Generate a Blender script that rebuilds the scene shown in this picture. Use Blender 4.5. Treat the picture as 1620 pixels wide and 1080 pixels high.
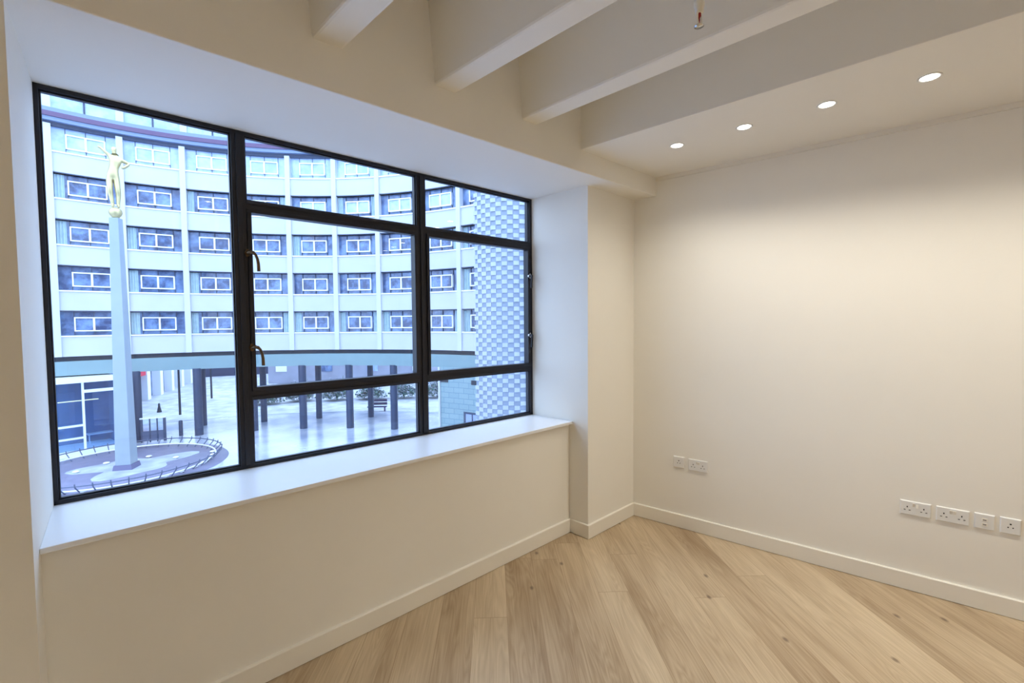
import bpy, math, random
from mathutils import Vector, Matrix
for o in list(bpy.data.objects):
    bpy.data.objects.remove(o)
random.seed(7)
sc = bpy.context.scene
COL = sc.collection
R = math.radians

# ------------------------------------------------------------------ camera
YAW, PITCH, ROLL, FPX, HC = -0.7435, -0.0423, -0.0079, 711.6, 1.6735
cam_d = bpy.data.cameras.new('camera')
cam_d.sensor_width = 36.0
cam_d.lens = 36.0 * FPX / 1620.0
cam_d.clip_start = 0.02
cam_d.clip_end = 600
cam = bpy.data.objects.new('camera', cam_d)
COL.objects.link(cam)
_f = Vector((-math.sin(YAW) * math.cos(PITCH), math.cos(YAW) * math.cos(PITCH), math.sin(PITCH)))
_r0 = Vector((math.cos(YAW), math.sin(YAW), 0))
_u0 = _r0.cross(_f)
_r = _r0 * math.cos(ROLL) + _u0 * math.sin(ROLL)
_u = -_r0 * math.sin(ROLL) + _u0 * math.cos(ROLL)
cam.matrix_world = Matrix(((_r.x, _u.x, -_f.x, 0), (_r.y, _u.y, -_f.y, 0), (_r.z, _u.z, -_f.z, HC), (0, 0, 0, 1)))
sc.camera = cam

# ------------------------------------------------------------------ sky and exposure
SKY_STRENGTH = 4.5
SPOT_W = 26.0
LENS_E = 14.0
w = bpy.data.worlds.new('world')
sc.world = w
w.use_nodes = True
nt = w.node_tree
nt.nodes.clear()
wo = nt.nodes.new('ShaderNodeOutputWorld')
bg = nt.nodes.new('ShaderNodeBackground')
tc = nt.nodes.new('ShaderNodeTexCoord')
nz = nt.nodes.new('ShaderNodeTexNoise')
nz.inputs['Scale'].default_value = 1.6
nz.inputs['Detail'].default_value = 4
cr = nt.nodes.new('ShaderNodeValToRGB')
cr.color_ramp.elements[0].position = 0.3
cr.color_ramp.elements[0].color = (0.47, 0.66, 1.0, 1)
cr.color_ramp.elements[1].position = 0.75
cr.color_ramp.elements[1].color = (0.59, 0.76, 1.0, 1)
nt.links.new(tc.outputs['Generated'], nz.inputs['Vector'])
nt.links.new(nz.outputs['Fac'], cr.inputs['Fac'])
nt.links.new(cr.outputs['Color'], bg.inputs['Color'])
bg.inputs['Strength'].default_value = SKY_STRENGTH
nt.links.new(bg.outputs['Background'], wo.inputs['Surface'])
sc.view_settings.view_transform = 'Standard'
sc.view_settings.look = 'None'
sc.view_settings.gamma = 1
sc.view_settings.exposure = 0.0
sc.view_settings.use_curve_mapping = False
sc.cycles.max_bounces = 10
sc.cycles.diffuse_bounces = 6
sc.cycles.transparent_max_bounces = 12
sc.cycles.use_denoising = True
sc.cycles.sample_clamp_indirect = 6

# ------------------------------------------------------------------ materials
def lin(c):
    return tuple(((x / 255) / 12.92 if x / 255 <= .04045 else ((x / 255 + .055) / 1.055) ** 2.4) for x in c)

def mat(name, rgb, rough=0.6, metal=0.0, spec=0.5, bump=0.0, bscale=60, var=0.0, vscale=8, emit=None, estr=0.0):
    m = bpy.data.materials.new(name)
    m.use_nodes = True
    t = m.node_tree
    b = t.nodes['Principled BSDF']
    c = lin(rgb)
    b.inputs['Base Color'].default_value = (*c, 1)
    b.inputs['Roughness'].default_value = rough
    b.inputs['Metallic'].default_value = metal
    b.inputs['Specular IOR Level'].default_value = spec
    co = t.nodes.new('ShaderNodeTexCoord')
    if var > 0:
        n = t.nodes.new('ShaderNodeTexNoise')
        n.inputs['Scale'].default_value = vscale
        n.inputs['Detail'].default_value = 5
        r = t.nodes.new('ShaderNodeValToRGB')
        r.color_ramp.elements[0].position = .3
        r.color_ramp.elements[0].color = (*[x * (1 - var) for x in c], 1)
        r.color_ramp.elements[1].position = .7
        r.color_ramp.elements[1].color = (*[min(1, x * (1 + var)) for x in c], 1)
        t.links.new(co.outputs['Object'], n.inputs['Vector'])
        t.links.new(n.outputs['Fac'], r.inputs['Fac'])
        t.links.new(r.outputs['Color'], b.inputs['Base Color'])
    if bump > 0:
        n = t.nodes.new('ShaderNodeTexNoise')
        n.inputs['Scale'].default_value = bscale
        bp = t.nodes.new('ShaderNodeBump')
        bp.inputs['Strength'].default_value = bump
        bp.inputs['Distance'].default_value = 0.002
        t.links.new(co.outputs['Object'], n.inputs['Vector'])
        t.links.new(n.outputs['Fac'], bp.inputs['Height'])
        t.links.new(bp.outputs['Normal'], b.inputs['Normal'])
    if emit:
        b.inputs['Emission Color'].default_value = (*emit, 1)
        b.inputs['Emission Strength'].default_value = estr
    return m

M = {}
M['wall'] = mat('wall_paint', (241, 238, 230), .62, spec=.3, bump=.15, bscale=300, var=.01, vscale=2)
M['ceil'] = mat('ceiling_paint', (242, 239, 231), .6, spec=.3, bump=.1, bscale=250)
M['trim'] = mat('white_gloss_trim', (240, 236, 226), .35)
M['sill'] = mat('white_sill_board', (240, 242, 244), .3)
M['frame'] = mat('dark_bronze_steel', (30, 30, 38), .42, spec=.4, bump=.1, bscale=90)
M['brass'] = mat('aged_bronze', (104, 82, 58), .35, metal=.85, var=.2, vscale=60)
M['chrome'] = mat('polished_metal', (205, 205, 205), .15, metal=1)
M['plastic'] = mat('white_plastic', (232, 232, 230), .3)
M['hole'] = mat('socket_hole', (28, 26, 25), .6)
M['lens'] = mat('lamp_lens', (255, 250, 240), .4, emit=(1.0, .93, .8), estr=LENS_E)
M['brasscone'] = mat('lamp_rim', (226, 205, 160), .3)
M['red'] = mat('red_bulb', (150, 30, 22), .2)
# outdoors
M['panel'] = mat('pale_spandrel', (198, 199, 204), .7, var=.03, vscale=.7)
M['pier'] = mat('pale_pier', (206, 207, 212), .65, var=.02, vscale=.8)
M['wframe'] = mat('white_window_frame', (244, 246, 246), .5)
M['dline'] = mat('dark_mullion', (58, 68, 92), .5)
M['teal'] = mat('pale_teal_fascia', (130, 154, 157), .6, var=.04, vscale=1.2)
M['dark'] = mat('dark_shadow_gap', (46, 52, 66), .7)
M['cornred'] = mat('maroon_stripe', (100, 78, 108), .6)
M['corn'] = mat('cornice_paint', (126, 142, 172), .6)
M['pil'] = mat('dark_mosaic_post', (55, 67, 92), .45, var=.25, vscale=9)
M['stone'] = mat('pale_stone', (154, 166, 175), .7, var=.05, vscale=1.5)
M['gold'] = mat('gilded_metal', (206, 192, 142), .38, metal=.65, var=.1, vscale=3)
M['curtain'] = mat('pale_curtain', (168, 190, 196), .8, var=.1, vscale=4)
M['rail'] = mat('galvanised_rail', (92, 100, 124), .4, metal=.3)
M['snow'] = mat('thin_snow', (178, 182, 190), .6, var=.3, vscale=.9)
M['plum'] = mat('plum_grey_paving', (127, 123, 145), .5, var=.12, vscale=2)
M['navy'] = mat('navy_cladding', (49, 58, 85), .5)
M['lav'] = mat('lavender_render', (157, 159, 172), .7, var=.12, vscale=.6)
M['leaf'] = mat('dark_leaf', (94, 124, 112), .7, var=.3, vscale=2)
M['bench'] = mat('dark_bench_slat', (84, 78, 108), .6)
M['tilehi'] = mat('glazed_tile_light', (178, 184, 194), .35, var=.05, vscale=3)
M['tilelo'] = mat('glazed_tile_grey', (138, 148, 164), .4, var=.05, vscale=3)
M['redpaint'] = mat('red_paint', (206, 40, 70), .5)
M['strip'] = mat('warm_strip_lamp', (250, 225, 160), .5, emit=(1, .78, .42), estr=1.6)
M['indark'] = mat('dark_interior', (96, 118, 150), .8, var=.2, vscale=.8)
M['exterior'] = mat('outer_wall_render', (170, 175, 179), .8)

def glass_mat(name, tint, rough=0.0, reflect=1.0):
    m = bpy.data.materials.new(name)
    m.use_nodes = True
    t = m.node_tree
    t.nodes.clear()
    o = t.nodes.new('ShaderNodeOutputMaterial')
    tr = t.nodes.new('ShaderNodeBsdfTransparent')
    tr.inputs['Color'].default_value = (*tint, 1)
    gl = t.nodes.new('ShaderNodeBsdfGlossy')
    gl.inputs['Roughness'].default_value = rough
    lw = t.nodes.new('ShaderNodeLayerWeight')
    lw.inputs['Blend'].default_value = .5
    pw = t.nodes.new('ShaderNodeMath')
    pw.operation = 'POWER'
    pw.inputs[1].default_value = 5
    t.links.new(lw.outputs['Facing'], pw.inputs[0])
    fr = t.nodes.new('ShaderNodeMath')
    fr.operation = 'MULTIPLY_ADD'
    fr.inputs[1].default_value = .95
    fr.inputs[2].default_value = .042
    t.links.new(pw.outputs[0], fr.inputs[0])
    mu = t.nodes.new('ShaderNodeMath')
    mu.operation = 'MULTIPLY'
    mu.inputs[1].default_value = reflect
    mx = t.nodes.new('ShaderNodeMixShader')
    t.links.new(fr.outputs[0], mu.inputs[0])
    t.links.new(mu.outputs[0], mx.inputs[0])
    t.links.new(tr.outputs[0], mx.inputs[1])
    t.links.new(gl.outputs[0], mx.inputs[2])
    t.links.new(mx.outputs[0], o.inputs['Surface'])
    return m
M['glass'] = glass_mat('clear_window_glass', (.97, .985, 1.0), 0.0, 1.0)

def dark_glass(name, c1, c2, gloss=.35):
    """office glazing: blotchy blue room tones behind a reflecting surface"""
    m = bpy.data.materials.new(name)
    m.use_nodes = True
    t = m.node_tree
    b = t.nodes['Principled BSDF']
    co = t.nodes.new('ShaderNodeTexCoord')
    n = t.nodes.new('ShaderNodeTexNoise')
    n.inputs['Scale'].default_value = 1.1
    n.inputs['Detail'].default_value = 4
    n.inputs['Roughness'].default_value = .65
    r = t.nodes.new('ShaderNodeValToRGB')
    r.color_ramp.elements[0].position = .38
    r.color_ramp.elements[0].color = (*lin(c1), 1)
    r.color_ramp.elements[1].position = .66
    r.color_ramp.elements[1].color = (*lin(c2), 1)
    t.links.new(co.outputs['Object'], n.inputs['Vector'])
    t.links.new(n.outputs['Fac'], r.inputs['Fac'])
    t.links.new(r.outputs['Color'], b.inputs['Base Color'])
    b.inputs['Roughness'].default_value = .12
    b.inputs['Specular IOR Level'].default_value = gloss * 2
    return m
M['ofglass'] = dark_glass('office_glass', (62, 80, 118), (118, 146, 186))
M['topglass'] = dark_glass('top_floor_glass', (150, 174, 216), (188, 208, 236), .5)  # pale tones stand in for reflected sky
M['paneglass'] = dark_glass('casement_glass', (50, 66, 104), (122, 150, 192))
M['pavglass'] = dark_glass('pavilion_glass', (38, 58, 98), (96, 138, 172), .5)

def mk_floor():
    m = bpy.data.materials.new('oak_planks')
    m.use_nodes = True
    t = m.node_tree
    L = t.links
    b = t.nodes['Principled BSDF']
    def N(ty, **k):
        n = t.nodes.new(ty)
        for a, v in k.items():
            setattr(n, a, v)
        return n
    def math_(op, a, bb=None, c=None):
        n = N('ShaderNodeMath', operation=op)
        for i, v in enumerate((a, bb, c)):
            if v is None:
                continue
            if isinstance(v, (int, float)):
                n.inputs[i].default_value = v
            else:
                L.new(v, n.inputs[i])
        return n.outputs[0]
    co = N('ShaderNodeTexCoord')
    def dot(v):
        n = N('ShaderNodeVectorMath', operation='DOT_PRODUCT')
        L.new(co.outputs['Object'], n.inputs[0])
        n.inputs[1].default_value = v
        return n.outputs['Value']
    a = R(-130.2)
    nn = dot((-math.sin(a), math.cos(a), 0))
    tt = dot((math.cos(a), math.sin(a), 0))
    W = 0.19
    q = math_('DIVIDE', math_('ADD', nn, 0.125 + 19), W)
    idx = math_('FLOOR', q)
    fr = math_('FRACT', q)
    wn = N('ShaderNodeTexWhiteNoise', noise_dimensions='1D')
    L.new(idx, wn.inputs['W'])
    LEN = 2.6
    tq = math_('DIVIDE', math_('ADD', tt, math_('MULTIPLY', wn.outputs['Value'], 7.3)), LEN)
    ti = math_('FLOOR', tq)
    tf = math_('FRACT', tq)
    cx = N('ShaderNodeCombineXYZ')
    L.new(idx, cx.inputs[0])
    L.new(ti, cx.inputs[1])
    wn2 = N('ShaderNodeTexWhiteNoise', noise_dimensions='3D')
    L.new(cx.outputs[0], wn2.inputs['Vector'])
    rnd = wn2.outputs['Value']
    # grain coordinates: stretched along the plank, shifted per plank
    g = N('ShaderNodeCombineXYZ')
    L.new(math_('MULTIPLY', nn, 9.0), g.inputs[0])
    L.new(math_('MULTIPLY', tt, .7), g.inputs[1])
    L.new(math_('MULTIPLY', rnd, 37.0), g.inputs[2])
    n1 = N('ShaderNodeTexNoise')
    n1.inputs['Scale'].default_value = 1.0
    n1.inputs['Detail'].default_value = 2.5
    n1.inputs['Distortion'].default_value = .4
    L.new(g.outputs[0], n1.inputs['Vector'])
    # contour rings out of the smooth field -> cathedral grain
    rings = math_('FRACT', math_('MULTIPLY', n1.outputs['Fac'], 16.0))
    rings = math_('ABSOLUTE', math_('SUBTRACT', rings, .5))
    g2 = N('ShaderNodeCombineXYZ')
    L.new(math_('MULTIPLY', nn, 130.0), g2.inputs[0])
    L.new(math_('MULTIPLY', tt, 2.6), g2.inputs[1])
    L.new(rnd, g2.inputs[2])
    n2 = N('ShaderNodeTexNoise')
    n2.inputs['Scale'].default_value = 1.0
    n2.inputs['Detail'].default_value = 4
    L.new(g2.outputs[0], n2.inputs['Vector'])
    g3 = N('ShaderNodeCombineXYZ')
    L.new(math_('MULTIPLY', nn, 6.0), g3.inputs[0])
    L.new(math_('MULTIPLY', tt, .9), g3.inputs[1])
    L.new(math_('MULTIPLY', rnd, 11.0), g3.inputs[2])
    n3 = N('ShaderNodeTexNoise')
    n3.inputs['Scale'].default_value = 1.3
    n3.inputs['Detail'].default_value = 3
    L.new(g3.outputs[0], n3.inputs['Vector'])
    base = N('ShaderNodeValToRGB')
    e = base.color_ramp.elements
    e[0].position = 0.0
    e[0].color = (*lin((148, 123, 93)), 1)
    e[1].position = 1.0
    e[1].color = (*lin((216, 197, 166)), 1)
    v = math_('ADD', math_('MULTIPLY', rnd, .40), math_('MULTIPLY', math_('SUBTRACT', n3.outputs['Fac'], .3), .95))
    v = math_('ADD', v, math_('MULTIPLY', math_('SUBTRACT', n2.outputs['Fac'], .5), .55))
    v = math_('SUBTRACT', v, math_('MULTIPLY', rings, .36))
    v = math_('ADD', v, .16)
    L.new(v, base.inputs['Fac'])
    # knots
    kv = N('ShaderNodeCombineXYZ')
    L.new(math_('MULTIPLY', nn, 1.9), kv.inputs[0])
    L.new(math_('MULTIPLY', tt, 1.1), kv.inputs[1])
    vo = N('ShaderNodeTexVoronoi', voronoi_dimensions='2D')
    vo.inputs['Scale'].default_value = 1.15
    L.new(kv.outputs[0], vo.inputs['Vector'])
    kn = N('ShaderNodeValToRGB')
    kn.color_ramp.elements[0].position = .012
    kn.color_ramp.elements[0].color = (1, 1, 1, 1)
    kn.color_ramp.elements[1].position = .035
    kn.color_ramp.elements[1].color = (0, 0, 0, 1)
    L.new(vo.outputs['Distance'], kn.inputs['Fac'])
    mk = N('ShaderNodeMix', data_type='RGBA')
    L.new(math_('MULTIPLY', kn.outputs['Color'], .7), mk.inputs[0])
    L.new(base.outputs['Color'], mk.inputs[6])
    mk.inputs[7].default_value = (*lin((92, 72, 60)), 1)
    # seams
    sd = math_('MINIMUM', fr, math_('SUBTRACT', 1.0, fr))
    seam = math_('LESS_THAN', sd, .0085)
    ed = math_('MINIMUM', tf, math_('SUBTRACT', 1.0, tf))
    seam2 = math_('LESS_THAN', ed, .0009)
    sm = math_('MAXIMUM', seam, seam2)
    mk2 = N('ShaderNodeMix', data_type='RGBA')
    L.new(math_('MULTIPLY', sm, .42), mk2.inputs[0])
    L.new(mk.outputs[2], mk2.inputs[6])
    mk2.inputs[7].default_value = (*lin((128, 98, 66)), 1)
    L.new(mk2.outputs[2], b.inputs['Base Color'])
    rr = math_('ADD', .30, math_('MULTIPLY', n2.outputs['Fac'], .18))
    L.new(rr, b.inputs['Roughness'])
    b.inputs['Specular IOR Level'].default_value = .45
    bp = N('ShaderNodeBump')
    bp.inputs['Strength'].default_value = .25
    bp.inputs['Distance'].default_value = .001
    L.new(math_('SUBTRACT', n2.outputs['Fac'], math_('MULTIPLY', sm, 1.5)), bp.inputs['Height'])
    L.new(bp.outputs['Normal'], b.inputs['Normal'])
    return m
M['floor'] = mk_floor()

def mk_ground():
    """wet pale paving: smooth puddled areas between rougher ones"""
    m = bpy.data.materials.new('wet_paving')
    m.use_nodes = True
    t = m.node_tree
    L = t.links
    b = t.nodes['Principled BSDF']
    co = t.nodes.new('ShaderNodeTexCoord')
    n = t.nodes.new('ShaderNodeTexNoise')
    n.inputs['Scale'].default_value = .28
    n.inputs['Detail'].default_value = 6
    L.new(co.outputs['Object'], n.inputs['Vector'])
    r = t.nodes.new('ShaderNodeValToRGB')
    r.color_ramp.elements[0].position = .35
    r.color_ramp.elements[0].color = (*lin((148, 156, 176)), 1)
    r.color_ramp.elements[1].position = .6
    r.color_ramp.elements[1].color = (*lin((200, 204, 214)), 1)
    L.new(n.outputs['Fac'], r.inputs['Fac'])
    br = t.nodes.new('ShaderNodeTexBrick')
    br.inputs['Scale'].default_value = .9
    br.inputs['Mortar Size'].default_value = .012
    br.inputs['Color1'].default_value = (1, 1, 1, 1)
    br.inputs['Color2'].default_value = (.9, .9, .92, 1)
    br.inputs['Mortar'].default_value = (.72, .74, .8, 1)
    L.new(co.outputs['Object'], br.inputs['Vector'])
    mx = t.nodes.new('ShaderNodeMix')
    mx.data_type = 'RGBA'
    mx.blend_type = 'MULTIPLY'
    mx.inputs[0].default_value = 1
    L.new(r.outputs['Color'], mx.inputs[6])
    L.new(br.outputs['Color'], mx.inputs[7])
    L.new(mx.outputs[2], b.inputs['Base Color'])
    rr = t.nodes.new('ShaderNodeMapRange')
    rr.inputs['To Min'].default_value = .06
    rr.inputs['To Max'].default_value = .4
    L.new(n.outputs['Fac'], rr.inputs['Value'])
    L.new(rr.outputs[0], b.inputs['Roughness'])
    b.inputs['Specular IOR Level'].default_value = 1.0
    return m
M['ground'] = mk_ground()

def mk_brick():
    m = bpy.data.materials.new('pale_green_blockwork')
    m.use_nodes = True
    t = m.node_tree
    L = t.links
    b = t.nodes['Principled BSDF']
    uv = t.nodes.new('ShaderNodeUVMap')
    br = t.nodes.new('ShaderNodeTexBrick')
    br.inputs['Scale'].default_value = 1
    br.inputs['Brick Width'].default_value = .95
    br.inputs['Row Height'].default_value = .42
    br.inputs['Mortar Size'].default_value = .022
    br.inputs['Color1'].default_value = (*lin((146, 168, 170)), 1)
    br.inputs['Color2'].default_value = (*lin((136, 160, 165)), 1)
    br.inputs['Mortar'].default_value = (*lin((108, 138, 150)), 1)
    L.new(uv.outputs[0], br.inputs['Vector'])
    L.new(br.outputs['Color'], b.inputs['Base Color'])
    b.inputs['Roughness'].default_value = .5
    return m
M['block'] = mk_brick()

# ------------------------------------------------------------------ mesh helpers
class MB:
    def __init__(s):
        s.v = []
        s.f = []
        s.mi = []
        s.sm = []
    def add(s, vs, fs, mi=0, smooth=False):
        k = len(s.v)
        s.v += [tuple(p) for p in vs]
        for f in fs:
            s.f.append([i + k for i in f])
            s.mi.append(mi)
            s.sm.append(smooth)
        return s
    def box(s, a, b, mi=0):
        x0, y0, z0 = a
        x1, y1, z1 = b
        return s.add([(x0, y0, z0), (x1, y0, z0), (x1, y1, z0), (x0, y1, z0), (x0, y0, z1), (x1, y0, z1), (x1, y1, z1), (x0, y1, z1)],
                     [(0, 3, 2, 1), (4, 5, 6, 7), (0, 1, 5, 4), (1, 2, 6, 5), (2, 3, 7, 6), (3, 0, 4, 7)], mi)
    def hexa(s, lo, hi, mi=0):
        """lo, hi: four points each, counter-clockwise from above"""
        return s.add(list(lo) + list(hi), [(0, 3, 2, 1), (4, 5, 6, 7), (0, 1, 5, 4), (1, 2, 6, 5), (2, 3, 7, 6), (3, 0, 4, 7)], mi)
    def prism(s, pts, z0, z1, mi=0):
        n = len(pts)
        vs = [(x, y, z0) for x, y in pts] + [(x, y, z1) for x, y in pts]
        fs = [list(range(n))[::-1], list(range(n, 2 * n))] + [(i, (i + 1) % n, (i + 1) % n + n, i + n) for i in range(n)]
        return s.add(vs, fs, mi)
    def tube(s, pts, rad, seg=10, mi=0, caps=True):
        pts = [Vector(p) for p in pts]
        rad = rad if isinstance(rad, (list, tuple)) else [rad] * len(pts)
        vs = []
        prev = None
        for i, p in enumerate(pts):
            d = (pts[min(i + 1, len(pts) - 1)] - pts[max(i - 1, 0)]).normalized()
            if prev is None:
                up = Vector((0, 0, 1)) if abs(d.z) < .9 else Vector((1, 0, 0))
                a = d.cross(up).normalized()
            else:
                a = (prev - d * prev.dot(d)).normalized()
            prev = a
            b = d.cross(a)
            for k in range(seg):
                t = 2 * math.pi * k / seg
                vs.append(p + (a * math.cos(t) + b * math.sin(t)) * rad[i])
        fs = []
        for i in range(len(pts) - 1):
            for k in range(seg):
                fs.append((i * seg + k, i * seg + (k + 1) % seg, (i + 1) * seg + (k + 1) % seg, (i + 1) * seg + k))
        s.add(vs, fs, mi, True)
        if caps:
            s.add(vs[:seg], [list(range(seg))[::-1]], mi)
            s.add(vs[-seg:], [list(range(seg))], mi)
        return s
    def lathe(s, prof, c=(0, 0, 0), seg=32, mi=0):
        vs = []
        for r, z in prof:
            for k in range(seg):
                t = 2 * math.pi * k / seg
                vs.append((c[0] + r * math.cos(t), c[1] + r * math.sin(t), c[2] + z))
        fs = []
        for i in range(len(prof) - 1):
            for k in range(seg):
                fs.append((i * seg + k, i * seg + (k + 1) % seg, (i + 1) * seg + (k + 1) % seg, (i + 1) * seg + k))
        return s.add(vs, fs, mi, True)
    def build(s, name, mats, parent=None, bevel=0.0, loc=None):
        me = bpy.data.meshes.new(name)
        me.from_pydata(s.v, [], s.f)
        for m in (mats if isinstance(mats, list) else [mats]):
            me.materials.append(m)
        me.polygons.foreach_set('material_index', s.mi)
        me.polygons.foreach_set('use_smooth', s.sm)
        me.update()
        o = bpy.data.objects.new(name, me)
        COL.objects.link(o)
        if parent:
            o.parent = parent
        if loc:
            o.location = loc
        if bevel:
            b = o.modifiers.new('bevel', 'BEVEL')
            b.width = bevel
            b.segments = 2
            b.limit_method = 'ANGLE'
        return o

def tag(o, label=None, cat=None, group=None, kind=None):
    if label:
        o['label'] = label
    if cat:
        o['category'] = cat
    if group:
        o['group'] = group
    if kind:
        o['kind'] = kind
    return o

def empty(name, loc=(0, 0, 0), rz=0, **k):
    o = bpy.data.objects.new(name, None)
    COL.objects.link(o)
    o.location = loc
    o.rotation_euler = (0, 0, rz)
    o.empty_display_size = .1
    return tag(o, **k)

def copy_tree(o, parent=None):
    c = o.copy()
    COL.objects.link(c)
    c.parent = parent
    for ch in list(o.children):
        copy_tree(ch, c)
    return c

# ================================================================== THE ROOM
XL, XLC, XR_, XRC = -0.168, -0.181, 2.693, 2.737     # reveal corners: at the window / at the room face
YC, YA, YSF = 2.124, 2.300, 2.263
ZT, ZS, ZK, ZR, ZC = 2.695, 0.893, 2.842, 2.895, 3.30
AW = -0.034
def yw(x):
    return 2.765 + AW * x
def yb(x):
    return 2.048 - 0.033 * x
def xr(y):
    return 3.366 - 0.16 * (y - YC)
def yo(x):
    return yw(x) + .045
XW, YBK = -2.7, -3.2                                   # far left wall, back wall
HI = 3.45

floor = MB().prism([(XW - .2, YBK - .2), (xr(YBK) + .4, YBK - .2), (xr(YBK) + .4, 2.6), (XW - .2, 2.6)], -.12, 0).build('floor', M['floor'])
tag(floor, 'pale oak floor of wide planks laid diagonally', 'floor', kind='structure')

wf = MB()
wf.prism([(XLC, YA), (XRC, YA), (XR_, yo(XR_)), (XL, yo(XL))], -.12, .872)                      # apron under the sill
wf.prism([(XW - .2, YC), (XLC, YC), (XL, yw(XL)), (XL, yo(XL)), (XW - .2, yo(XW - .2))], -.12, ZT)                  # column left of the window
wf.prism([(XRC, YC), (xr(YC) + .3, YC), (xr(YC) + .3, yo(3.7)), (XR_, yo(XR_)), (XR_, yw(XR_))], -.12, ZT)      # column right of the window
wall_front = wf.build('wall_front', M['wall'])
tag(wall_front, 'cream window wall with deep reveals and plain apron below the sill', 'wall', kind='structure')
# outer face of our own building around the window, seen in the reflections of the offices opposite
ex = MB()
def exq(x0, x1, z0, z1):
    ex.prism([(x0, yw(x0) + .035), (x1, yw(x1) + .035), (x1, yw(x1) + .06), (x0, yw(x0) + .06)], z0, z1)
exq(-16, XL, -7.2, 12)
exq(XR_, 18, -7.2, 12)
exq(XL, XR_, -7.2, ZS - .004)
exq(XL, XR_, ZT, 12)
tag(ex.build('wall_exterior', M['exterior']), 'outer wall of the flat around the window', 'wall', kind='structure')

def px(y0, y1, off=0.0, thick=.25):
    return [(xr(y0) - off, y0), (xr(y0) - off + thick, y0), (xr(y1) - off + thick, y1), (xr(y1) - off, y1)]
wr = MB().prism(px(YBK - .2, 2.62), -.12, HI).build('wall_right', M['wall'])
tag(wr, 'long cream wall carrying the white sockets', 'wall', kind='structure')
tag(MB().box((XW - .2, YBK - .2, -.12), (XW, 2.8, HI)).build('wall_left', M['wall']), 'cream wall at the far side of the room', 'wall', kind='structure')
tag(MB().box((XW - .2, YBK - .2, -.12), (xr(YBK) + .4, YBK, HI)).build('wall_back', M['wall']), 'cream wall at the rear of the room', 'wall', kind='structure')

ceiling = MB().prism([(XW - .2, YBK - .2), (xr(YBK) + .4, YBK - .2), (xr(2.6) + .4, yo(3.6)), (XW - .2, yo(XW - .2))], ZC, HI).build('ceiling', M['ceil'])
tag(ceiling, 'white ceiling with deep concrete ribs running from the window', 'ceiling', kind='structure')
eb = MB()
eb.prism([(XW - .2, yb(XW - .2)), (xr(2) + .3, yb(xr(2) + .3)), (xr(2) + .3, yo(3.6)), (XW - .2, yo(XW - .2))], ZT, ZC + .05)
eb.build('edge_beam', M['wall'], ceiling, bevel=.006)
def rib(xa, xb):
    m = MB()
    sl = -.058
    y1 = yb(xa) + .03
    def P(x, y, z):
        return (x + sl * (y - yb(x)), y, z)
    dr = .035
    m.hexa([P(xa, YBK, ZR), P(xb, YBK, ZR), P(xb, y1, ZR), P(xa, y1, ZR)],
           [P(xa - dr, YBK, ZC + .03), P(xb + dr, YBK, ZC + .03), P(xb + dr, y1, ZC + .03), P(xa - dr, y1, ZC + .03)])
    return m.build('rib', M['ceil'], ceiling, bevel=.012)
for k in range(-6, 3):
    rib(.716 + .603 * k, .848 + .601 * k)
bk = MB()
sl = -.093
def BX(y):
    return 2.455 + sl * (y - 1.966)
bk.prism([(BX(YBK), YBK), (xr(YBK) + .05, YBK), (xr(2) + .05, 2.0), (BX(2.0), 2.0)], ZK, ZC + .03)
bk.build('bulkhead', M['ceil'], ceiling, bevel=.004)

# skirting boards
TB, HB = .018, .109
def board(pts, name):
    """pts: wall line; the board stands TB in front of it (to the right of travel)"""
    m = MB()
    n = len(pts)
    offs = []
    for i in range(n):
        if i == 0:
            d = Vector(pts[1]) - Vector(pts[0])
            d.normalize()
            offs.append(Vector((d.y, -d.x)) * TB)
        elif i == n - 1:
            d = Vector(pts[-1]) - Vector(pts[-2])
            d.normalize()
            offs.append(Vector((d.y, -d.x)) * TB)
        else:
            d0 = (Vector(pts[i]) - Vector(pts[i - 1])).normalized()
            d1 = (Vector(pts[i + 1]) - Vector(pts[i])).normalized()
            n0, n1 = Vector((d0.y, -d0.x)), Vector((d1.y, -d1.x))
            b = (n0 + n1).normalized()
            offs.append(b * TB / b.dot(n0))
    c = .004
    for i in range(n - 1):
        a, b = Vector(pts[i]), Vector(pts[i + 1])
        oa, ob = offs[i], offs[i + 1]
        prof = lambda p, o: [(p.x, p.y, .003), (p.x + o.x, p.y + o.y, .003), (p.x + o.x, p.y + o.y, HB - c), (p.x + o.x * .78, p.y + o.y * .78, HB), (p.x, p.y, HB)]
        vs = prof(a, oa) + prof(b, ob)
        m.add(vs, [(k, (k + 1) % 5, (k + 1) % 5 + 5, k + 5) for k in range(5)] + [(4, 3, 2, 1, 0), (5, 6, 7, 8, 9)])
    return m.build(name, M['trim'])
tag(board([(XW, YC), (XLC, YC), (XLC, YA), (XRC - .006, YA), (XRC, YC), (xr(YC), YC)], 'baseboard_front'), 'white skirting board stepping round the window wall', 'skirting board', kind='structure')
tag(board([(xr(YC), YC), (xr(YBK), YBK)], 'baseboard_right'), 'white skirting board along the socket wall', 'skirting board', kind='structure')
tag(board([(xr(YBK), YBK), (XW, YBK)], 'baseboard_back'), 'white skirting board along the rear wall', 'skirting board', kind='structure')
tag(board([(XW, YBK), (XW, YC)], 'baseboard_left'), 'white skirting board along the far side wall', 'skirting board', kind='structure')
# slim bead where the long wall meets the lowered ceiling
tr = MB()
tr.prism([(xr(YBK) - .012, YBK), (xr(YBK), YBK), (xr(1.98), 1.98), (xr(1.98) - .012, 1.98)], 2.812, ZK)
tag(tr.build('trim_1', M['trim']), 'slim white bead along the top of the socket wall', 'trim', kind='structure')

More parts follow.
